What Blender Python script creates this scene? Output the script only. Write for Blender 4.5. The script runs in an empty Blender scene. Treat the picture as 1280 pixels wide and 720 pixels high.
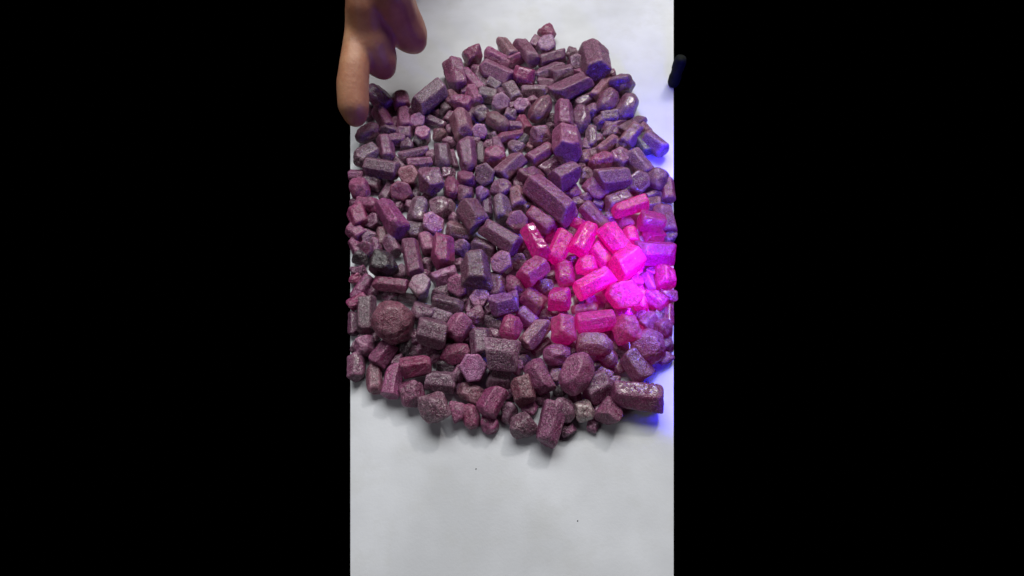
import bpy, bmesh, math, random
import numpy as np
from mathutils import Vector, Matrix

# ------------------------------------------------------------------ camera
S = bpy.context.scene
FPX = 700.0                      # focal length in pixels of the 1280 px wide frame
TILT = math.radians(30)
DIST = 0.22
H = DIST * math.cos(TILT)
CAM = Vector((0, -DIST * math.sin(TILT), H))
cd = bpy.data.cameras.new('camera'); cam = bpy.data.objects.new('camera', cd)
S.collection.objects.link(cam); S.camera = cam
cam.location = CAM; cam.rotation_euler = (TILT, 0, 0)
cd.sensor_width = 36; cd.lens = FPX / 1280 * 36
cd.clip_start = 0.005; cd.clip_end = 20
cd.dof.use_dof = True; cd.dof.focus_distance = 0.212; cd.dof.aperture_fstop = 45.0

# ------------------------------------------------------------------ world and lamps
W = bpy.data.worlds.new('World'); S.world = W; W.use_nodes = True
W.node_tree.nodes['Background'].inputs[0].default_value = (0, 0, 0, 1)
W.node_tree.nodes['Background'].inputs[1].default_value = 0.0
def area(name, loc, aim, sx, sy, watts, col):
    l = bpy.data.lights.new(name, 'AREA'); l.shape = 'RECTANGLE'; l.size = sx; l.size_y = sy
    l.energy = watts; l.color = col
    o = bpy.data.objects.new(name, l); S.collection.objects.link(o)
    o.location = loc; o.rotation_euler = (Vector(aim) - Vector(loc)).to_track_quat('-Z', 'Y').to_euler()
    return o
def ray(px, py):
    d = Vector(((px - 640) / FPX, (360 - py) / FPX, -1.0))
    return Matrix.Rotation(TILT, 3, 'X') @ d
def P(px, py, z=0.0):
    d = ray(px, py)
    return CAM + d * ((z - H) / d.z)
def depth(px, py, z=0.0):        # distance along the optical axis
    d = ray(px, py)
    return (z - H) / d.z
area('ceiling_panel_lamp', (-0.06, 0.58, 0.95), (0, 0.04, 0), 0.9, 0.6, 11.2, (0.97, 1.0, 0.97))
area('front_fill_light', (-0.75, -0.55, 0.8), (0, 0, 0), 0.5, 0.5, 1.3, (0.95, 0.97, 1.0))  # added fill from the front left, lifts the darker near sides
area('glint_light', (0.25, 0.45, 0.55), (0, 0.03, 0), 0.05, 0.05, 1.2, (1.0, 0.97, 0.9))  # small added light that gives the crystals their sparkle
def torch(name, loc, aim, watts, deg, blend, col, rad):
    l = bpy.data.lights.new(name, 'SPOT'); l.energy = watts; l.color = col
    l.spot_size = math.radians(deg); l.spot_blend = blend; l.shadow_soft_size = rad
    o = bpy.data.objects.new(name, l); S.collection.objects.link(o)
    o.location = loc; o.rotation_euler = (Vector(aim) - Vector(loc)).to_track_quat('-Z', 'Y').to_euler()
TL = P(893, 318, 0.055)
torch('ultraviolet_torch_beam', TL, P(786, 338, 0.004), 1.0, 44, 1.0, (0.34, 0.0, 1.0), 0.004)
torch('ultraviolet_torch_spill', P(884, 270, 0.048), P(850, 290, 0.0), 0.20, 172, 0.3, (0.10, 0.08, 1.0), 0.003)
# two added spots tint the bare sheet violet on either side of the beam
torch('added_violet_spot_far', P(872, 205, 0.022), P(846, 165, 0.0), 0.20, 100, 1.0, (0.04, 0.02, 1.0), 0.003)
torch('added_violet_spot_near', P(868, 505, 0.016), P(842, 500, 0.0), 0.024, 100, 1.0, (0.04, 0.02, 1.0), 0.003)

S.view_settings.view_transform = 'Standard'; S.view_settings.look = 'None'
S.view_settings.exposure = 0.0; S.view_settings.gamma = 1.0
S.cycles.max_bounces = 6; S.cycles.use_denoising = True

# ------------------------------------------------------------------ materials
def mat(name):
    m = bpy.data.materials.new(name); m.use_nodes = True
    return m, m.node_tree.nodes, m.node_tree.links
def noise(N, L, co, scale, detail=3, rough=.6):
    n = N.new('ShaderNodeTexNoise'); n.inputs['Scale'].default_value = scale
    n.inputs['Detail'].default_value = detail; n.inputs['Roughness'].default_value = rough
    L.new(co, n.inputs['Vector']); return n.outputs['Fac']
def ramp(N, L, v, pts):
    r = N.new('ShaderNodeValToRGB'); L.new(v, r.inputs[0])
    e = r.color_ramp.elements
    while len(e) < len(pts): e.new(0.5)
    for k, (p, c) in enumerate(pts): e[k].position = p; e[k].color = (*c, 1) if len(c) == 3 else c
    return r.outputs[0]
def mixc(N, L, f, a, b, mode='MIX'):
    m = N.new('ShaderNodeMix'); m.data_type = 'RGBA'; m.blend_type = mode
    for s, v in ((m.inputs[0], f), (m.inputs[6], a), (m.inputs[7], b)):
        if hasattr(v, 'links'): L.new(v, s)
        elif isinstance(v, tuple): s.default_value = (*v, 1)
        else: s.default_value = v
    return m.outputs[2]
def math_(N, L, op, a, b=0.0):
    m = N.new('ShaderNodeMath'); m.operation = op
    for s, v in ((m.inputs[0], a), (m.inputs[1], b)):
        if hasattr(v, 'links'): L.new(v, s)
        else: s.default_value = v
    return m.outputs[0]

def ruby_material():
    m, N, L = mat('rough_ruby')
    b = N['Principled BSDF']
    tc = N.new('ShaderNodeTexCoord'); co = tc.outputs['Object']
    oi = N.new('ShaderNodeObjectInfo')
    at = N.new('ShaderNodeAttribute'); at.attribute_type = 'OBJECT'; at.attribute_name = 'fluorescence'
    gr = N.new('ShaderNodeAttribute'); gr.attribute_type = 'OBJECT'; gr.attribute_name = 'frost_glint'
    add = N.new('ShaderNodeVectorMath'); add.operation = 'ADD'; L.new(co, add.inputs[0]); 
    cmb = N.new('ShaderNodeCombineXYZ'); L.new(oi.outputs['Random'], cmb.inputs[0]); L.new(oi.outputs['Random'], cmb.inputs[1])
    L.new(cmb.outputs[0], add.inputs[1]); co = add.outputs[0]
    big = noise(N, L, co, 260, 3)            # cloudy zones, 3 to 4 mm
    mid = noise(N, L, co, 900, 4, .7)        # worn skin, 1 mm
    fine = noise(N, L, co, 2300, 3, .85)      # grain
    base = oi.outputs['Color']
    dark = mixc(N, L, 1.0, base, (0.30, 0.17, 0.29), 'MULTIPLY')
    c = mixc(N, L, ramp(N, L, mid, [(.34, (0, 0, 0)), (.64, (1, 1, 1))]), dark, base)
    c = mixc(N, L, ramp(N, L, big, [(.47, (0, 0, 0)), (.66, (.8, .8, .8))]), c, mixc(N, L, 1.0, base, (.62, .22, .45), 'MULTIPLY'))
    pale = mixc(N, L, 0.5, base, (0.58, 0.38, 0.49))
    fr = math_(N, L, 'MULTIPLY', ramp(N, L, fine, [(.50, (0, 0, 0)), (.62, (1, 1, 1))]), gr.outputs['Fac'])
    c = mixc(N, L, fr, c, pale)
    spk = noise(N, L, co, 3100, 1, .5)  # glitter painted into the base colour as near-white specks
    c = mixc(N, L, ramp(N, L, fine, [(.38, (.9,) * 3), (.50, (0, 0, 0))]), c, mixc(N, L, 1.0, base, (.16, .10, .14), 'MULTIPLY'))
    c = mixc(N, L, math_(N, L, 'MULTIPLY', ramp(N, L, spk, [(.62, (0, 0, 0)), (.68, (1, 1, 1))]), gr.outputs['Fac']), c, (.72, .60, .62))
    ge = N.new('ShaderNodeNewGeometry')                 # rubbed, frosted edges
    c = mixc(N, L, math_(N, L, 'MULTIPLY', ramp(N, L, ge.outputs['Pointiness'], [(.505, (0, 0, 0)), (.56, (1,) * 3)]), gr.outputs['Fac']), c, mixc(N, L, .3, base, (.70, .50, .62)))
    ck = N.new('ShaderNodeTexVoronoi'); ck.feature = 'DISTANCE_TO_EDGE'; ck.inputs['Scale'].default_value = 330; ck.inputs['Randomness'].default_value = 1
    wob = N.new('ShaderNodeVectorMath'); wob.operation = 'MULTIPLY_ADD'; nz = N.new('ShaderNodeTexNoise'); nz.inputs['Scale'].default_value = 500; L.new(co, nz.inputs['Vector'])
    L.new(nz.outputs['Color'], wob.inputs[0]); wob.inputs[1].default_value = (.0025,) * 3; L.new(co, wob.inputs[2]); L.new(wob.outputs[0], ck.inputs['Vector'])
    crack = ramp(N, L, ck.outputs['Distance'], [(0.0, (1, 1, 1)), (.05, (0, 0, 0))])
    c = mixc(N, L, math_(N, L, 'MULTIPLY', crack, .55), c, mixc(N, L, 1.0, base, (.3, .15, .25), 'MULTIPLY'))
    L.new(c, b.inputs['Base Color'])
    b.inputs['Coat Weight'].default_value = .24; b.inputs['Coat Roughness'].default_value = .16
    glass = ramp(N, L, big, [(.52, (0, 0, 0)), (.62, (1, 1, 1))])          # broken, glassy places
    L.new(math_(N, L, 'SUBTRACT', ramp(N, L, fine, [(.3, (.60,) * 3), (.66, (.34,) * 3)]), math_(N, L, 'MULTIPLY', glass, .20)), b.inputs['Roughness'])
    b.inputs['IOR'].default_value = 1.6
    b.inputs['Subsurface Weight'].default_value = 0.35
    b.inputs['Subsurface Radius'].default_value = (1, .25, .6)
    b.inputs['Subsurface Scale'].default_value = 0.0020
    vo = N.new('ShaderNodeTexVoronoi'); vo.inputs['Scale'].default_value = 2100; L.new(co, vo.inputs['Vector'])
    h = math_(N, L, 'ADD', math_(N, L, 'MULTIPLY', vo.outputs['Distance'], 0.9), math_(N, L, 'SUBTRACT', math_(N, L, 'MULTIPLY', mid, 1.8), math_(N, L, 'MULTIPLY', crack, .8)))
    bp = N.new('ShaderNodeBump'); bp.inputs['Strength'].default_value = .85; bp.inputs['Distance'].default_value = 0.00024
    L.new(h, bp.inputs['Height']); L.new(bp.outputs[0], b.inputs['Normal'])
    # the ruby's own red fluorescence under the ultraviolet torch, one level for each stone
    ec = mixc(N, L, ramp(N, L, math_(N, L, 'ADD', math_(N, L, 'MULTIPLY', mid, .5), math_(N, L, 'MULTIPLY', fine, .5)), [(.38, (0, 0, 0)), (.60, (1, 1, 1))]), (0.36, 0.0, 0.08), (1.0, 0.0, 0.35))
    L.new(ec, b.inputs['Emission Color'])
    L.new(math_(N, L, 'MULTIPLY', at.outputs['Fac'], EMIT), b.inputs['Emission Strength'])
    return m
EMIT = 0.75
RUBY = ruby_material()
GLINT = RUBY.copy(); GLINT.name = 'broken_glassy_ruby'      # freshly broken, shiny faces
_b = GLINT.node_tree.nodes['Principled BSDF']
for _l in list(_b.inputs['Roughness'].links): GLINT.node_tree.links.remove(_l)
_b.inputs['Roughness'].default_value = .10; _b.inputs['Coat Weight'].default_value = 1.0; _b.inputs['Coat Roughness'].default_value = .05
for _n in GLINT.node_tree.nodes:
    if _n.type == 'TEX_VORONOI' and _n.feature == 'F1': _n.inputs['Scale'].default_value = 900

def sheet_material():
    m, N, L = mat('white_sheet')
    b = N['Principled BSDF']; tc = N.new('ShaderNodeTexCoord'); co = tc.outputs['Object']
    n1 = noise(N, L, co, 14, 4); n2 = noise(N, L, co, 900, 3); n3 = noise(N, L, co, 45, 5, .7)
    c = ramp(N, L, n1, [(.38, (.57, .57, .615)), (.58, (.70, .70, .76))])
    c = mixc(N, L, ramp(N, L, n3, [(.50, (0, 0, 0)), (.72, (.4, .4, .4))]), c, (.52, .51, .50))
    L.new(c, b.inputs['Base Color']); b.inputs['Roughness'].default_value = .5
    bp = N.new('ShaderNodeBump'); bp.inputs['Strength'].default_value = .15; bp.inputs['Distance'].default_value = .0003
    L.new(n2, bp.inputs['Height']); L.new(bp.outputs[0], b.inputs['Normal'])
    return m
def skin_material():
    m, N, L = mat('skin')
    b = N['Principled BSDF']; tc = N.new('ShaderNodeTexCoord'); co = tc.outputs['Object']
    n = noise(N, L, co, 70, 4); n2 = noise(N, L, co, 600, 4)
    c = ramp(N, L, n, [(.3, (.37, .135, .075)), (.5, (.47, .20, .11)), (.72, (.58, .29, .16))])
    L.new(c, b.inputs['Base Color']); b.inputs['Roughness'].default_value = .5
    b.inputs['Subsurface Weight'].default_value = .15; b.inputs['Subsurface Scale'].default_value = .003
    b.inputs['Subsurface Radius'].default_value = (1, .35, .2)
    h = n2
    bp = N.new('ShaderNodeBump'); bp.inputs['Strength'].default_value = .4; bp.inputs['Distance'].default_value = .0004
    L.new(h, bp.inputs['Height']); L.new(bp.outputs[0], b.inputs['Normal'])
    return m
def dark_material():
    m, N, L = mat('black_plastic')
    b = N['Principled BSDF']; tc = N.new('ShaderNodeTexCoord')
    n = noise(N, L, tc.outputs['Object'], 300, 3)
    L.new(ramp(N, L, n, [(.3, (.003, .0035, .0035)), (.7, (.009, .011, .010))]), b.inputs['Base Color'])
    b.inputs['Roughness'].default_value = .8; b.inputs['Specular IOR Level'].default_value = .15
    return m

def link(name, me, m, parent=None):
    o = bpy.data.objects.new(name, me); S.collection.objects.link(o)
    if m: me.materials.append(m)
    if parent: o.parent = parent
    return o
def tag(o, **k):
    for a, v in k.items(): o[a] = v

# ------------------------------------------------------------------ the sheet they lie on
def sheet():
    top = [P(438, -60), P(842, -60), P(842, 790), P(438, 790)]
    bm = bmesh.new()
    a = [bm.verts.new(v) for v in top]
    f = bm.faces.new(a)
    r = bmesh.ops.extrude_face_region(bm, geom=[f])
    for v in r['geom']:
        if isinstance(v, bmesh.types.BMVert): v.co.z -= 0.002
    bmesh.ops.recalc_face_normals(bm, faces=bm.faces)
    me = bpy.data.meshes.new('white_sheet'); bm.to_mesh(me); bm.free()
    o = link('white_sheet', me, sheet_material()); o['kind'] = 'structure'
sheet()

# ------------------------------------------------------------------ crystals
def ico(sub):
    bm = bmesh.new(); bmesh.ops.create_icosphere(bm, subdivisions=sub, radius=1)
    v = np.array([x.co[:] for x in bm.verts]); f = [[q.index for q in p.verts] for p in bm.faces]
    bm.free(); return v / np.linalg.norm(v, axis=1)[:, None], f
ICO = {3: ico(4), 4: ico(5)}       # 2.5 or 10 thousand points

def waves(rng, v, amp, freq, n=7):
    out = np.zeros(len(v))
    for _ in range(n):
        k = rng.normal(size=3); k /= np.linalg.norm(k)
        out += np.sin(v @ k * freq * rng.uniform(.6, 1.6) + rng.uniform(0, 6.28))
    return out * amp / math.sqrt(n)

def crystal_mesh(kind, l, w, rng, big, name):
    """Convex crystal of half-lengths l/2, w/2, w/2 along x, y, z, its form set by planes round it."""
    dirs, faces = ICO[4 if big else 3]
    hl, hw = l / 2, w / 2
    el = hl / hw
    pl = []                                            # (normal, distance), unit = hw
    if kind in 'PHBDk':
        ph = rng.uniform(-.25, .25) + math.pi / 6 * 1
        taper = rng.uniform(-.05, .05) if kind != 'B' else 0
        for k in range(6):
            a = ph + k * math.pi / 3 + rng.normal() * .06
            n = np.array([taper, math.cos(a), math.sin(a)]); n /= np.linalg.norm(n)
            pl.append((n, rng.uniform(.78, 1.0)))
        for s in (-1, 1):
            n = np.array([s, rng.normal() * .12, rng.normal() * .12]); n /= np.linalg.norm(n)
            pl.append((n, el * (rng.uniform(.93, 1.0))))
        if kind == 'B':                                # barrel: steep pyramid faces at both ends
            for s in (-1, 1):
                for k in range(6):
                    a = ph + k * math.pi / 3 + .5 + rng.normal() * .1
                    n = np.array([s * rng.uniform(.45, .75), math.cos(a), math.sin(a)]); nn = np.linalg.norm(n); n /= nn
                    pl.append((n, (abs(n[0]) * el * .62 + .80 * math.hypot(n[1], n[2]))))
        if kind == 'D':                                # dome: flat back, six shallow faces towards the top
            for k in range(6):
                a = ph + k * math.pi / 3 + .5
                n = np.array([.9, math.cos(a), math.sin(a)]); n /= np.linalg.norm(n)
                pl.append((n, n[0] * el * .6 + .72 * math.hypot(n[1], n[2])))
        for _ in range(0 if kind == 'H' else int(rng.integers(2, 8))):                             # knocked-off corners
            s = rng.choice([-1, 1]); a = rng.uniform(0, 6.28)
            n = np.array([s * rng.uniform(.5, 1.3), math.cos(a), math.sin(a)]); n /= np.linalg.norm(n)
            pl.append((n, (abs(n[0]) * el + math.hypot(n[1], n[2])) * rng.uniform(.72, .90)))
    else:
        for k in range(15):
            n = rng.normal(size=3); n /= np.linalg.norm(n)
            q = math.sqrt((n[0] * el) ** 2 + n[1] ** 2 + n[2] ** 2)
            pl.append((n, q * rng.uniform(.80, .98)))
        for s in (-1, 1):
            for ax, e in ((0, el), (1, 1), (2, .92)):
                n = np.zeros(3); n[ax] = s; pl.append((n, e * .97))
    # sample directions stretched to the crystal's own length
    d = dirs * np.array([el, 1, 1]); d /= np.linalg.norm(d, axis=1)[:, None]
    sharp = 24 if kind in 'PHB' else 18
    A = np.array([p[0] for p in pl]); D = np.array([p[1] for p in pl])
    inv = np.maximum(d @ A.T / D, 1e-4)
    r = (inv ** sharp).sum(axis=1) ** (-1 / sharp)
    v = d * r[:, None]
    if kind == 'C' or rng.random() < .35:              # chipped hollows
        for _ in range(2):
            c = d[rng.integers(len(d))] * r.max() * .95
            c = v[rng.integers(len(v))]
            dd = np.linalg.norm(v - c, axis=1); rr = rng.uniform(.35, .6)
            v *= (1 - .14 * np.clip(1 - dd / rr, 0, 1) ** 1.0)[:, None]
    nrm = v / np.linalg.norm(v, axis=1)[:, None]
    q = (1 if kind != 'C' else 1.6) * (.6 if big else 1)
    v = v + nrm * (waves(rng, v, .026 * q, 5) + waves(rng, v, .018 * q, 12) + waves(rng, v, .012, 26))[:, None]
    v *= hw
    me = bpy.data.meshes.new(name)
    me.from_pydata(v.tolist(), [], faces)
    me.polygons.foreach_set('use_smooth', [True] * len(faces))
    me.update()
    return me

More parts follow.
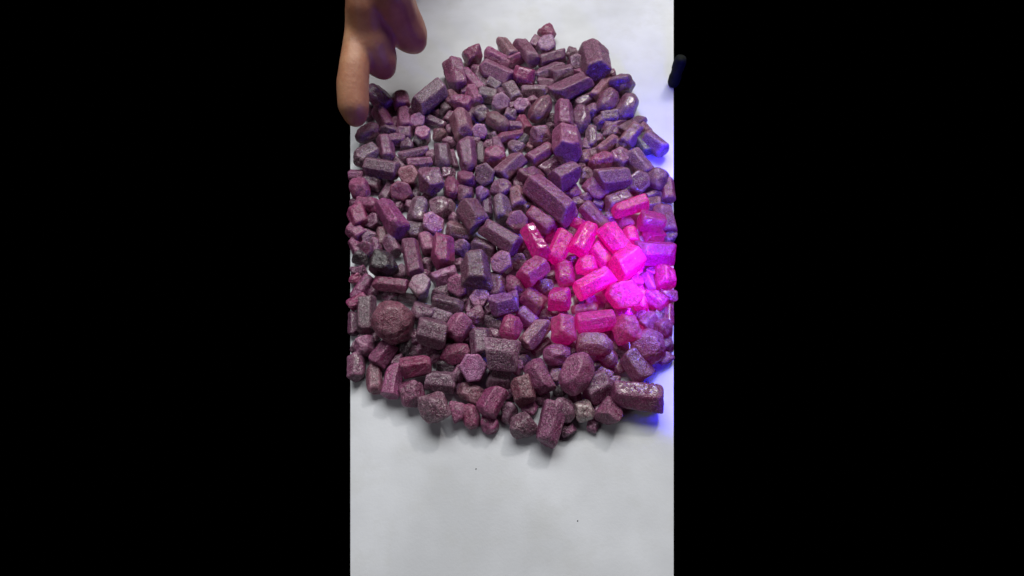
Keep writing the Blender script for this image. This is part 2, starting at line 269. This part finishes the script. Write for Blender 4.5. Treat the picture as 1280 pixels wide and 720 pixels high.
COL = {   # worn skin of each class of stone
    'p': (.45, .082, .265), 'm': (.50, .055, .225), 'k': (.74, .32, .57), 'l': (.70, .44, .57),
    'd': (.290, .060, .180), 'g': (.240, .078, .160), 'b': (.40, .105, .175), 'K': (.055, .020, .040),
    'v': (.33, .075, .32), 'w': (.46, .36, .34), 'q': (.39, .17, .28)}
FROST_GLINT = {'p': .45, 'm': .3, 'k': .25, 'l': .35, 'd': .55, 'g': .85, 'b': .7, 'K': .35, 'v': .4, 'w': .9, 'q': .5}
TABLE = """592.0 69.0 24.0 23.0 -20 C m 1
622.0 73.0 40.0 17.0 25 P p 0
633.0 60.5 28.0 16.0 52 P b 1
658.0 65.5 37.0 20.0 55 P d 1
684.0 43.0 22.0 18.0 40 C m 0
683.0 58.5 22.0 22.0 0 H k 1
690.0 73.0 38.0 18.0 -18 P d 1
688.0 90.0 40.0 18.0 -18 P d 0
701.7 94.0 27.0 21.0 -15 P g 1
719.0 80.0 19.0 18.0 0 H d 1
743.5 76.5 42.0 33.0 80 P d 1
722.0 92.0 18.0 13.0 20 P p 0
714.0 111.0 56.0 27.0 -25 P p 1
751.0 112.0 32.0 16.0 -50 P b 1
777.5 106.0 27.0 27.0 20 C d 1
759.0 128.0 30.0 25.0 -60 B d 1
783.8 134.4 36.0 24.0 -65 B d 1
620.0 92.0 45.0 24.0 20 P p 1
655.5 96.7 27.0 22.0 10 P m 1
640.0 115.5 26.0 18.0 60 P g 1
570.0 95.0 32.0 24.0 75 P p 1
590.0 100.0 38.0 15.0 46 P p 1
602.0 104.0 20.0 15.0 60 P g 0
475.8 123.3 33.0 21.0 38 P p 1
479.7 148.9 31.0 19.0 60 P p 1
502.0 126.0 21.0 19.0 80 P p 1
505.8 149.0 29.0 18.0 85 P p 1
505.8 167.0 18.0 16.0 0 P p 1
536.9 123.5 45.0 27.0 -38 P g 2
522.4 153.3 18.0 17.0 0 H k 1
528.0 169.0 20.0 18.0 0 H k 1
544.7 153.3 28.0 12.0 25 P d 1
550.0 168.0 19.0 15.0 0 C b 1
488.0 164.0 18.0 17.0 30 C g 1
460.2 166.7 36.0 21.0 -25 B d 1
459.0 140.0 22.0 11.0 75 P d 0
555.8 138.0 18.0 16.0 -40 C g 0
566.0 126.0 19.0 20.0 60 C b 1
579.0 129.0 27.0 22.0 20 C p 1
592.0 121.0 24.0 16.0 60 P p 1
610.0 121.0 22.0 19.0 10 P g 0
626.0 130.0 20.0 20.0 0 H k 1
602.0 141.0 20.0 18.0 -50 C g 1
622.0 153.0 34.0 21.0 35 B b 1
653.5 133.5 18.0 21.0 0 H k 1
655.0 155.0 23.0 14.0 60 P m 1
675.5 136.7 37.0 23.0 -52 B b 2
667.8 114.5 33.0 15.0 0 P g 1
705.0 145.0 35.0 23.0 88 P p 2
577.0 157.0 33.0 24.0 75 P b 1
599.0 164.5 19.0 20.0 0 H k 1
616.7 172.0 15.0 14.0 0 C g 0
638.0 171.0 37.0 15.0 -12 P m 1
676.7 171.0 30.0 26.0 10 C p 1
688.0 159.0 15.0 12.0 0 C g 0
637.0 146.0 14.0 20.0 0 C g 0
688.0 148.0 14.0 14.0 0 C g 0
727.0 147.0 31.0 20.0 82 B d 1
731.0 127.0 28.0 14.0 -25 P d 0
762.7 147.0 23.0 17.0 -5 P g 1
749.0 153.0 14.0 17.0 0 C d 0
739.0 171.0 26.0 14.0 90 P g 1
765.0 167.0 26.0 15.0 -20 C d 0
790.0 158.0 34.0 16.0 -35 P d 0
789.0 170.0 31.0 21.0 -50 P b 1
819.0 180.0 35.0 22.0 40 P d 1
709.0 180.0 32.0 31.0 88 P p 2
456.9 196.7 37.8 25.6 -50 C g 1
482.4 186.7 27.8 17.8 80 P p 1
509.1 181.1 16.7 16.7 0 C g 0
518.0 193.9 42.2 15.6 -10 P d 0
524.7 204.4 32.2 13.9 -10 P p 1
479.1 211.1 43.3 23.3 10 P d 2
498.0 204.4 25.6 10.0 50 P g 0
553.6 195.6 28.9 19.4 85 P g 1
566.9 197.8 27.8 7.8 75 P d 0
445.8 220.0 16.7 13.3 0 P p 0
450.2 237.8 26.7 23.3 15 C p 1
466.9 228.9 26.7 17.8 15 C d 0
484.7 238.9 31.1 13.3 -65 P g 0
512.4 221.1 24.4 24.4 0 H b 1
502.4 240.0 24.4 23.3 0 H m 1
539.1 225.6 36.7 28.9 80 C d 2
561.3 218.9 16.7 17.8 0 C d 0
564.7 235.6 25.6 20.0 80 B m 1
520.2 242.2 17.8 11.1 80 C g 0
583.3 196.7 41.1 22.8 82 P p 2
600.6 191.1 31.1 11.1 90 P g 0
618.9 196.7 27.2 25.6 0 B m 1
644.4 186.1 24.4 17.8 10 C g 1
638.9 207.8 42.2 21.1 -40 P p 2
663.3 184.4 13.3 13.3 0 C b 0
674.4 194.4 38.9 22.2 -33 P m 1
606.1 218.9 24.4 24.4 0 H d 1
583.3 225.6 26.1 22.2 20 C p 1
664.4 220.0 34.4 22.2 -35 C p 1
690.0 206.7 32.2 16.7 -40 P d 0
627.8 235.6 26.7 21.1 15 C d 1
706.0 221.0 36.0 31.0 -30 P p 2
688.0 248.0 74.0 32.0 42 P p 3
647.0 248.0 26.0 19.0 80 P b 1
604.0 244.0 20.0 20.0 0 C v 1
582.0 243.0 22.0 21.0 0 C d 1
758.2 182.2 32.2 14.4 -40 P b 1
730.4 198.9 16.7 20.0 80 C b 0
752.7 202.2 32.2 21.1 -20 B m 1
774.9 197.2 20.6 21.1 0 H p 1
798.2 204.4 38.9 22.2 48 P d 1
767.1 224.4 42.2 28.9 -10 P d 2
797.1 231.1 23.3 24.4 0 H d 1
822.7 223.3 31.1 25.6 -40 C d 1
833.8 237.8 26.7 16.7 80 P p 1
733.8 218.9 16.7 16.7 0 C g 0
742.7 236.7 33.3 20.0 45 C p 1
717.1 241.1 16.7 17.8 60 C p 0
459.1 256.7 28.9 17.8 8 P p 1
447.4 273.3 26.7 22.2 70 P m 1
467.4 277.2 19.4 19.4 0 H d 1
460.2 296.7 20.0 17.8 20 C g 0
490.2 273.3 47.8 26.7 58 P p 2
522.4 265.6 31.1 22.2 -75 P g 1
541.3 281.1 25.0 26.1 0 H k 1
554.7 260.0 24.4 26.7 80 C g 0
520.2 290.0 25.6 22.2 0 C g 0
479.1 296.7 23.3 13.3 85 P b 1
490.2 306.7 24.4 17.8 60 P d 1
535.8 305.6 25.6 20.0 75 P p 1
458.0 311.1 21.1 18.9 0 H p 1
444.9 308.9 23.3 14.4 60 P p 1
576.0 290.0 37.0 22.0 10 P b 1
515.0 322.0 53.0 22.0 78 P p 2
554.0 315.0 41.0 26.0 92 P m 2
577.0 310.0 23.0 21.0 20 C d 1
591.0 269.0 40.0 30.0 58 P d 3
608.0 256.0 29.0 13.0 85 P v 1
573.0 268.0 8.0 7.0 10 C w 0
626.7 261.1 33.3 21.7 80 P g 1
647.8 278.3 22.8 26.7 0 H p 1
676.7 276.7 40.0 22.2 35 P m 2
625.6 295.6 56.7 24.4 32 P p 3
605.6 308.9 30.0 18.3 20 P d 1
661.1 260.0 14.4 16.7 50 C g 0
632.2 311.1 21.1 13.3 30 P g 0
670.0 302.2 47.8 23.9 62 P m 3 0.35
690.0 294.4 16.7 12.2 0 C v 0 0.2
772.7 252.2 31.1 22.2 -20 P d 1
786.6 259.4 45.6 22.2 -17 P m 2 0.6
816.0 255.6 21.1 16.7 -5 P d 1
830.9 273.3 36.7 22.2 70 P d 1
743.8 272.2 47.8 19.4 42 P d 1 0.1
812.7 277.8 28.9 26.7 5 P v 2 0.45
782.7 278.9 23.3 15.6 0 C m 0 0.05
712.7 265.6 24.4 18.9 60 C p 1 0.05
730.4 300.0 43.3 24.4 -62 P m 2 0.95
723.8 281.1 18.9 16.7 20 C p 1 0.4
768.2 300.0 43.3 26.7 50 P m 2 1.0
788.2 295.6 21.1 18.9 75 P m 1 0.9
817.1 294.4 27.8 15.6 -10 P m 1 0.42
700.0 309.0 42.0 23.0 -64 P m 2 0.7
820.5 317.0 48.0 30.0 -3 P v 2 0.38
751.0 320.0 36.0 20.0 50 P m 1 0.75
783.0 329.0 37.0 33.0 -40 P m 2 0.95
480.2 331.1 38.9 32.2 20 C K 2
501.3 342.2 23.3 18.9 -30 C g 0
533.6 331.1 15.6 16.7 0 C g 0
525.8 358.3 25.6 24.4 0 H l 2
489.1 356.7 47.8 21.1 8 P m 2
452.8 361.1 44.4 16.7 -50 P p 1
444.0 348.9 17.8 14.4 -40 C m 0
450.2 338.9 17.8 14.4 0 C d 0
555.8 345.6 34.4 24.4 -22 P k 1
551.3 365.6 24.4 17.8 0 C d 0
509.1 372.2 27.8 13.3 15 P g 0
574.0 358.0 25.0 27.0 0 H p 1
560.0 381.0 42.0 21.0 12 P g 2
459.0 394.0 50.0 24.0 92 P g 1
491.0 402.0 53.0 50.0 20 D b 2
527.0 392.0 30.0 26.0 20 C g 1
594.4 339.4 44.4 36.7 85 P d 2
627.8 330.0 23.9 26.7 0 H k 2
650.0 327.2 20.6 18.9 0 H d 1
666.7 340.0 37.8 31.1 -40 P m 2 0.2
620.0 357.2 31.1 22.2 92 P d 1
644.4 360.0 26.7 24.4 0 C p 1
598.9 372.2 20.0 24.4 0 H k 1
681.1 357.8 23.3 20.0 -30 C g 1
667.8 375.6 32.2 26.1 35 P m 1 0.05
630.0 381.0 39.0 27.0 -15 P v 2
700.0 375.0 31.0 30.0 20 C m 2 0.4
706.0 342.0 34.0 23.0 85 P m 1 0.35
733.8 333.3 21.1 24.4 80 P m 1 0.9
742.7 353.3 51.1 27.8 -28 P m 3 1.0
778.2 368.9 33.3 36.7 0 H m 2 0.8
793.8 351.1 21.1 17.8 20 C m 0 0.3
811.6 352.2 26.7 14.4 60 P v 0 0.05
831.6 346.7 28.9 24.4 85 P m 1 0.45
801.6 376.7 26.7 16.7 92 P m 1 0.7
820.4 375.6 28.9 22.2 35 P v 1 0.5
741.6 375.6 23.3 15.6 0 C d 0 0.1
758.2 370.0 16.7 20.0 0 C d 0 0.1
833.4 370.0 16.7 22.2 90 C d 0
454.7 433.3 26.7 25.6 0 C k 1
442.7 404.4 31.1 14.4 90 P d 0
479.1 442.2 38.9 26.7 -50 P p 1
505.8 433.3 31.1 18.9 100 C K 0
541.3 415.6 37.8 35.6 15 P g 2
550.2 396.7 28.9 21.1 20 P g 1
572.0 410.0 34.0 26.0 -60 P p 2
570.0 443.0 40.0 25.0 -15 B m 1
445.7 459.0 34.0 20.0 88 P d 1
521.0 459.0 41.0 28.0 -12 P m 2
517.0 440.0 22.0 12.0 0 C g 0
594.4 397.8 23.3 24.4 80 C d 0
602.2 427.8 36.7 28.9 85 P g 1
616.7 403.3 22.2 18.9 0 C g 0
638.3 410.0 30.0 26.7 -75 B m 2 0.12
628.9 444.4 41.1 37.8 5 P g 3
657.8 396.7 28.9 20.0 40 P v 1 0.05
670.0 416.7 45.6 23.9 -48 P b 2
676.7 433.3 27.8 12.2 -40 P g 0
704.0 414.0 31.0 29.0 88 P m 2 0.3
696.0 444.0 33.0 27.0 0 B p 1
675.0 470.0 49.0 28.0 60 P p 2
592.0 461.0 33.0 32.0 0 H k 2
655.0 449.0 18.0 14.0 0 C d 0
744.0 403.0 52.0 25.0 -8 P m 2 0.5
731.0 388.0 34.0 17.0 -5 P b 1 0.2
773.0 396.0 12.0 18.0 0 C g 0
742.0 431.0 48.0 29.0 6 B b 2
783.0 412.0 32.0 37.0 0 C m 2 0.25
802.0 410.0 12.0 18.0 0 C m 0 0.4
810.0 403.0 24.0 19.0 -50 P v 1 0.2
828.0 412.0 29.0 26.0 20 C p 1 0.1
811.0 433.0 44.0 37.0 10 D p 2
833.0 430.0 15.0 20.0 0 C d 0
832.0 447.0 22.0 15.0 -15 C p 0
720.0 467.0 54.0 38.0 -65 B p 3
760.0 447.0 28.0 22.0 30 C d 1
795.0 457.0 40.0 33.0 55 P d 1
836.0 393.0 26.0 14.0 90 P p 1
468.0 472.2 44.4 18.9 88 P b 1
491.3 476.7 45.6 23.9 100 P p 1
514.7 491.1 32.2 30.6 -20 C d 1
551.3 477.8 38.9 26.1 5 P g 1
543.6 508.9 41.1 36.7 75 C q 2
556.9 457.8 28.9 17.8 0 C K 0
572.4 484.4 22.2 12.2 90 C d 0
573.0 514.0 27.0 20.0 70 C p 1
587.0 490.0 37.0 24.0 20 C b 1
624.5 474.0 30.0 23.0 5 P g 1
615.0 503.0 43.0 29.0 -60 P p 2
654.0 487.0 38.0 29.0 75 P b 2
588.0 520.0 34.0 21.0 75 B m 1
636.0 515.0 35.0 20.0 100 C d 1
612.0 530.0 27.0 21.0 10 C p 0
653.0 532.0 38.0 29.0 -25 C g 1
688.0 529.0 58.0 33.0 -75 P p 1
676.0 498.0 23.0 15.0 0 C d 0
704.0 513.0 36.0 25.0 80 C g 2
700.0 490.0 18.0 13.0 0 C K 0
746.0 484.0 35.0 33.0 -28 P d 1
795.0 495.0 68.0 36.0 6 P p 1
730.0 515.0 31.0 27.0 70 C w 1
762.0 516.0 34.0 27.0 -60 C p 1
445.0 255.0 18.0 14.0 20 C d 0
443.5 285.0 16.0 14.0 0 C d 0
473.0 262.0 16.0 14.0 0 C d 0
446.3 292.0 22.0 20.0 40 P p 0
447.1 377.0 24.0 18.0 -30 P m 1
452.0 425.0 14.0 12.0 0 C g 0
445.0 340.0 14.0 14.0 0 C d 0
446.0 436.0 14.0 16.0 0 C d 0"""
stones = []
for line in TABLE.strip().split('\n'):
    t = line.split()
    stones.append(dict(x=float(t[0]), y=float(t[1]), L=float(t[2]), W=float(t[3]), a=float(t[4]), k=t[5], c=t[6], z=int(t[7]),
                       g=float(t[8]) if len(t) > 8 else 0.0))

# hollows between the stones of the top layer: low dark stones that lie on the sheet
HEAP = [(575,80),(600,62),(625,52),(650,52),(672,38),(692,38),(697,60),(722,66),(735,57),(757,60),(762,92),(790,98),(794,140),(828,172),
        (830,195),(815,198),(838,215),(838,440),(815,452),(812,476),(770,478),(745,535),(715,528),(700,550),(675,540),(640,535),(590,528),(535,500),
        (500,495),(458,485),(455,455),(442,465),(442,195),(448,180),(462,180),(470,115),(500,125),(520,120),(540,105),(560,112),(558,90)]
OPEN = [(640,341,9),(634,352,6),(612,340,4),(596,79,6),(645,84,6),(466,146,6),(492,142,5),(457,182,7),(496,187,6),(471,243,8),(507,267,3),
        (740,152,6),(774,124,4),(760,262,4),(797,292,5),(531,376,4),(457,334,4),(456,458,7),(660,520,10),(672,517,6),(603,479,6),(565,502,6),
        (752,505,5),(780,468,8),(752,385,5),(711,392,5),(671,397,4),(800,215,10),(808,200,10),(820,205,8),(606,390,3),(520,446,4),(762,440,3),
        (636,278,4),(690,96,2),(752,330,2),(790,210,5),(738,420,1)]
def inside(x, y):
    c = False; n = len(HEAP)
    for i in range(n):
        (x1, y1), (x2, y2) = HEAP[i], HEAP[i - 1]
        if (y1 > y) != (y2 > y) and x < (x2 - x1) * (y - y1) / (y2 - y1) + x1: c = not c
    return c
def fill():
    X, Y = np.meshgrid(np.arange(438, 843), np.arange(30, 561))
    cov = np.zeros(X.shape, bool)
    def cover(s, e=1.0):
        a = math.radians(s['a']); u = (X - s['x']) * math.cos(a) + (Y - s['y']) * math.sin(a); w = -(X - s['x']) * math.sin(a) + (Y - s['y']) * math.cos(a)
        cov[(np.abs(u / (s['L'] / 2 * e)) ** 3 + np.abs(w / (s['W'] / 2 * e)) ** 3) < 1] = True
    for s in stones: cover(s)
    ins = np.array([[inside(x, y) for x in range(438, 843)] for y in range(30, 561)])
    cov |= ~ins
    for (x, y, r) in OPEN: cov[(X - x) ** 2 + (Y - y) ** 2 < r * r] = True
    rng = random.Random(4); out = []
    for _ in range(6000):
        x = rng.uniform(442, 838); y = rng.uniform(35, 550)
        r = 3.4
        xi, yi = int(x) - 438, int(y) - 30
        sub = cov[max(0, yi - 3):yi + 4, max(0, xi - 3):xi + 4]
        if sub.mean() < .30:
            w = rng.uniform(13, 18)
            s = dict(x=x, y=y, L=w * rng.uniform(1.0, 1.5), W=w, a=rng.uniform(-90, 90), k=rng.choice('PCC'), c=rng.choice('dddgpK'), z=0, g=0.0)
            out.append(s); cover(s)
    return out
extra = fill()
room = 300 - len(stones)
packed = extra[room:]
stones += extra[:room]

# ---- words for each stone
CW = {'p': 'mauve', 'm': 'raspberry pink', 'k': 'pale lilac pink', 'l': 'pale greyish pink', 'd': 'dark plum', 'g': 'grey speckled', 'b': 'brownish',
      'K': 'nearly black', 'v': 'violet', 'w': 'glinting', 'q': 'greyish purple'}
def look(s):
    r = s['L'] / s['W']
    c = CW[s['c']]
    if s['g'] >= .5: c = 'glowing magenta'
    elif s['g'] >= .15: c = 'faintly glowing pink'
    k = s['k']
    sh = {'P': 'prism' if r > 1.35 else 'blocky', 'H': 'six-sided', 'B': 'barrel-shaped', 'C': 'lumpy', 'D': 'domed'}[k]
    if k == 'P' and r > 1.9: sh = 'long prism'
    area_ = s['L'] * s['W'] / (0.55 + s['y'] / 700.0) ** 2
    sz = 'large' if area_ > 1050 else ('small' if area_ < 380 else '')
    return sz, c, sh
def lean(s):
    if s['L'] / s['W'] < 1.2 or s['k'] in 'H': return ''
    a = (s['a'] + 90) % 180 - 90
    if abs(a) < 20: return 'lying level'
    if abs(a) > 70: return 'lying upright'
    return 'sloping down right' if a > 0 else 'sloping up right'
def place(s):
    x, y = s['x'], s['y']
    v = 'top' if y < 110 else 'upper' if y < 205 else 'middle' if y < 320 else 'lower' if y < 425 else 'bottom'
    h = 'far left' if x < 500 else 'left' if x < 585 else 'centre' if x < 690 else 'right' if x < 770 else 'far right'
    return v + ' ' + h
def neighbours(s):
    o = []
    for t in stones:
        if t is s: continue
        dx, dy = t['x'] - s['x'], t['y'] - s['y']; d = math.hypot(dx, dy)
        if d < 46:
            w = 'left of' if dx > 0 and abs(dx) > abs(dy) else 'right of' if abs(dx) > abs(dy) else 'above' if dy > 0 else 'below'
            o.append((d, w, t))
    return sorted(o, key=lambda q: q[0])
def words():
    used = set()
    order = sorted(range(len(stones)), key=lambda i: -stones[i]['L'] * stones[i]['W'])
    for i in order:
        s = stones[i]; sz, c, sh = look(s); ln = lean(s); pl = place(s)
        opts = []
        head = ' '.join(q for q in (sz, c, sh, 'crystal') if q)
        if s.get('label'): opts.append(s['label'])
        for (d, w, t) in neighbours(s)[:7]:
            tz, tc_, th = look(t)
            opts.append(f'{head} {w} {"the " if 0 else "a "}{tc_} {th} one, {pl} of heap')
        for (d, w, t) in neighbours(s)[:7]:
            tz, tc_, th = look(t)
            opts.append(f'{head} {ln} {w} a {tz} {tc_} {th} one, {pl} of heap'.replace('  ', ' '))
        opts = [o for o in opts if len(o.replace('-', ' ').split()) <= 16]
        for o in opts:
            if o not in used: s['label'] = o; used.add(o); break
        else:
            print('NO UNIQUE', i, head, pl); s['label'] = opts[0] if opts else head + ' in the ' + pl + ' of heap'
stones[0]['label'] = 'rounded raspberry crystal at the outer top left edge of the heap'
words()

GROUP = 'rough ruby crystals heaped on the white sheet'
ZL = {0: .60, 1: 1.0, 2: 1.28, 3: 1.5}
for i, s in enumerate(stones):
    rng = np.random.default_rng(1000 + i)
    x, y = s['x'], s['y']
    dpt = depth(x, y, .005)
    w = s['W'] / FPX * dpt
    l0 = s['L'] / FPX * dpt
    z = max(w * .46, .0022)
    if s['z'] == 1: z = w * .46 + .0008
    if s['z'] == 2: z = w * .5 + .0025
    if s['z'] == 3: z = w * .5 + .0042
    if s['z'] == 0: z = w * .42
    if s['L'] > 34 and s['k'] != 'D': w *= .93; l0 *= .93; s['L'] *= .95
    c = P(x, y, z)
    a = math.radians(s['a'])
    k = s['k']
    big = s['L'] * s['W'] > 900
    if k in 'PBC':
        e = P(x + math.cos(a) * s['L'] / 2, y + math.sin(a) * s['L'] / 2, z) - P(x - math.cos(a) * s['L'] / 2, y - math.sin(a) * s['L'] / 2, z)
        l = max(e.length * (.96 - .10 * abs(math.sin(a))), w * .8)
        yaw = math.atan2(e.y, e.x)
        if s['z'] == 0 and k == 'P': pitch = rng.normal() * .05
        else: pitch = rng.normal() * (.07 if k != 'C' else .2)
        R = Matrix.Rotation(yaw, 4, 'Z') @ Matrix.Rotation(pitch, 4, 'Y') @ Matrix.Rotation(rng.normal() * .25, 4, 'X')
        me = crystal_mesh(k, l * 1.07, w * 1.13, rng, big, 'ruby_crystal')
    else:
        # standing on end, its six-sided face up and tipped a little towards the viewer
        hgt = w * (.85 if k == 'H' else .80)
        ww = (s['W'] + s['L']) / 2 / FPX * dpt
        R = Matrix.Rotation(.30 + rng.normal() * .14, 4, 'X') @ Matrix.Rotation(rng.normal() * .16, 4, 'Y') @ Matrix.Rotation(-math.pi / 2, 4, 'Y') @ Matrix.Rotation(rng.uniform(0, 1.05), 4, 'X')
        me = crystal_mesh(k, hgt, ww * 1.12, rng, big, 'ruby_crystal')
        if k == 'D': R = Matrix.Rotation(.35, 4, 'X') @ Matrix.Rotation(-math.pi / 2, 4, 'Y')
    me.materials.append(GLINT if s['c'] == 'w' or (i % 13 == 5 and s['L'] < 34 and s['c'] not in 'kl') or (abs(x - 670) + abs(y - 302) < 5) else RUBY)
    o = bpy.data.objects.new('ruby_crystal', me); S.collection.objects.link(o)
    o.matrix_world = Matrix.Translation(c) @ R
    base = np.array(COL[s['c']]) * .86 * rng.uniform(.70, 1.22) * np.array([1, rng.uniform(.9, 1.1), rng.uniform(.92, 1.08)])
    if s['g'] > .3: base = base * np.array([1, .15, 1])     # torchlit saturation put into the base colour of glowing stones by cutting green
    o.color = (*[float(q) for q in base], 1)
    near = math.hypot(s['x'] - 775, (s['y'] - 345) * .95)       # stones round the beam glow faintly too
    o['fluorescence'] = float(max(s['g'], .34 * math.exp(-(near / 72) ** 2))); o['frost_glint'] = float(FROST_GLINT[s['c']] * rng.uniform(.3, 1.15) * (.15 if s['g'] > .3 else 1))
    tag(o, label=s['label'], category='crystal', group=GROUP)

def packing():
    vs, fs, n = [], [], 0
    for i, q in enumerate(packed):
        rng = np.random.default_rng(5000 + i)
        w = q['W'] / FPX * depth(q['x'], q['y'], .004); c = P(q['x'], q['y'], w * .42)
        me = crystal_mesh(q['k'], w * 1.3, w, rng, False, 'tmp')
        R = Matrix.Translation(c) @ Matrix.Rotation(math.radians(-q['a']), 4, 'Z')
        vs += [tuple(R @ v.co) for v in me.vertices]; fs += [[n + k for k in p.vertices] for p in me.polygons]; n += len(me.vertices)
        bpy.data.meshes.remove(me)
    if not vs: return
    me = bpy.data.meshes.new('crystal_bits'); me.from_pydata(vs, [], fs); me.polygons.foreach_set('use_smooth', [True] * len(fs))
    o = link('crystal_bits', me, RUBY); o.color = (*COL['d'], 1); o['fluorescence'] = 0.0; o['frost_glint'] = .5
    tag(o, label='dark small ruby bits packed low in the gaps between the larger crystals', category='crystal bits', kind='stuff')
packing()

# ------------------------------------------------------------------ hand
def hand():
    J = []; E = []
    def v(px, py, z, r, parent=None):
        J.append((P(px, py, z), r))
        if parent is not None: E.append((parent, len(J) - 1))
        return len(J) - 1
    wrist = v(450, -430, .088, .026)
    palm = v(455, -270, .082, .024, wrist)
    def chain(pts, root):
        p = root
        for q in pts: p = v(*q, parent=p)
    chain([(484, -115, .066, .0118), (484, -50, .056, .0108), (487, -8, .047, .0102), (498, 20, .036, .0098), (503, 30, .032, .0100), (512, 43, .027, .0086), (517, 50, .024, .0066)], palm)
    chain([(458, -105, .068, .0108), (460, -40, .054, .0092), (458, 10, .043, .0088), (462, 42, .034, .0088), (466, 54, .031, .0093), (474, 74, .025, .0083), (479, 83, .022, .0062)], palm)
    chain([(438, -95, .066, .0092), (450, -20, .050, .0064), (448, 40, .034, .0062), (443, 84, .029, .0068), (441, 108, .025, .0073), (442, 132, .021, .0070), (444, 144, .018, .0054)], palm)
    chain([(410, -120, .068, .0090), (408, -90, .058, .0076), (418, -70, .048, .0070), (428, -66, .042, .0058)], palm)
    chain([(495, -270, .078, .0125), (525, -215, .064, .0108), (545, -165, .052, .0095), (552, -135, .045, .0075)], palm)
    bm = bmesh.new()
    for a, b in E:                                     # tapered limbs with round joints, welded into one skin below
        (p, rp), (q, rq) = J[a], J[b]
        d = q - p; n = 10
        for k in range(n + 1):
            t = k / n
            bmesh.ops.create_icosphere(bm, subdivisions=2, radius=rp + (rq - rp) * t, matrix=Matrix.Translation(p + d * t))
    me = bpy.data.meshes.new('hand'); bm.to_mesh(me); bm.free()
    o = link('hand', me, None)
    rm = o.modifiers.new('remesh', 'REMESH'); rm.mode = 'VOXEL'; rm.voxel_size = .0011; rm.use_smooth_shade = True
    sm = o.modifiers.new('smooth', 'SMOOTH'); sm.factor = .6; sm.iterations = 9
    dg = bpy.context.evaluated_depsgraph_get()
    m2 = bpy.data.meshes.new_from_object(o.evaluated_get(dg)); m2.name = 'hand'
    o.modifiers.clear(); o.data = m2; m2.materials.clear(); m2.materials.append(skin_material())
    m2.polygons.foreach_set('use_smooth', [True] * len(m2.polygons))
    tag(o, label='brown-skinned hand reaching down with bent fingers beside the upper left of the heap', category='hand')
hand()

# ------------------------------------------------------------------ black round end at the right border
def cap():
    rng = np.random.default_rng(5)
    bm = bmesh.new(); n = 28
    prof = [(0, .0), (.0045, .0), (.0058, .0012), (.006, .004), (.0054, .0045), (.0054, .007), (.006, .0075), (.006, .0105), (.005, .012), (0, .012)]
    rings = []
    for (r, h) in prof:
        if r == 0: rings.append([bm.verts.new((0, 0, h))]); continue
        rings.append([bm.verts.new((r * math.cos(2 * math.pi * k / n), r * math.sin(2 * math.pi * k / n), h)) for k in range(n)])
    for a, b in zip(rings, rings[1:]):
        for k in range(n):
            q = [a[k % len(a)], a[(k + 1) % len(a)], b[(k + 1) % len(b)], b[k % len(b)]]
            q = list(dict.fromkeys(q))
            if len(q) > 2: bm.faces.new(q)
    bmesh.ops.recalc_face_normals(bm, faces=bm.faces)
    me = bpy.data.meshes.new('bottle_cap'); bm.to_mesh(me); bm.free()
    me.polygons.foreach_set('use_smooth', [True] * len(me.polygons))
    o = link('black_cap', me, dark_material())
    o.location = P(841, 106, 0); o.scale = (.5, .5, 1.3)
    tag(o, label='narrow black rounded cap standing at the right border of the bare sheet', category='cap')
cap()

# ------------------------------------------------------------------ two dark specks of grit on the empty front of the sheet
for (px, py, r_, lab) in ((595, 586, .00020, 'tiny dark speck of grit on the bare sheet closer to the heap'), (722, 651, .00018, 'tiny dark speck of grit near the front edge of the sheet, farther from the heap')):
    bm = bmesh.new(); bmesh.ops.create_icosphere(bm, subdivisions=2, radius=r_)
    for q in bm.verts: q.co *= random.uniform(.7, 1.2)
    me = bpy.data.meshes.new('grit_speck'); bm.to_mesh(me); bm.free()
    o = link('grit_speck', me, bpy.data.materials['black_plastic']); o.location = P(px, py, r_ * .7)
    tag(o, label=lab, category='grit')
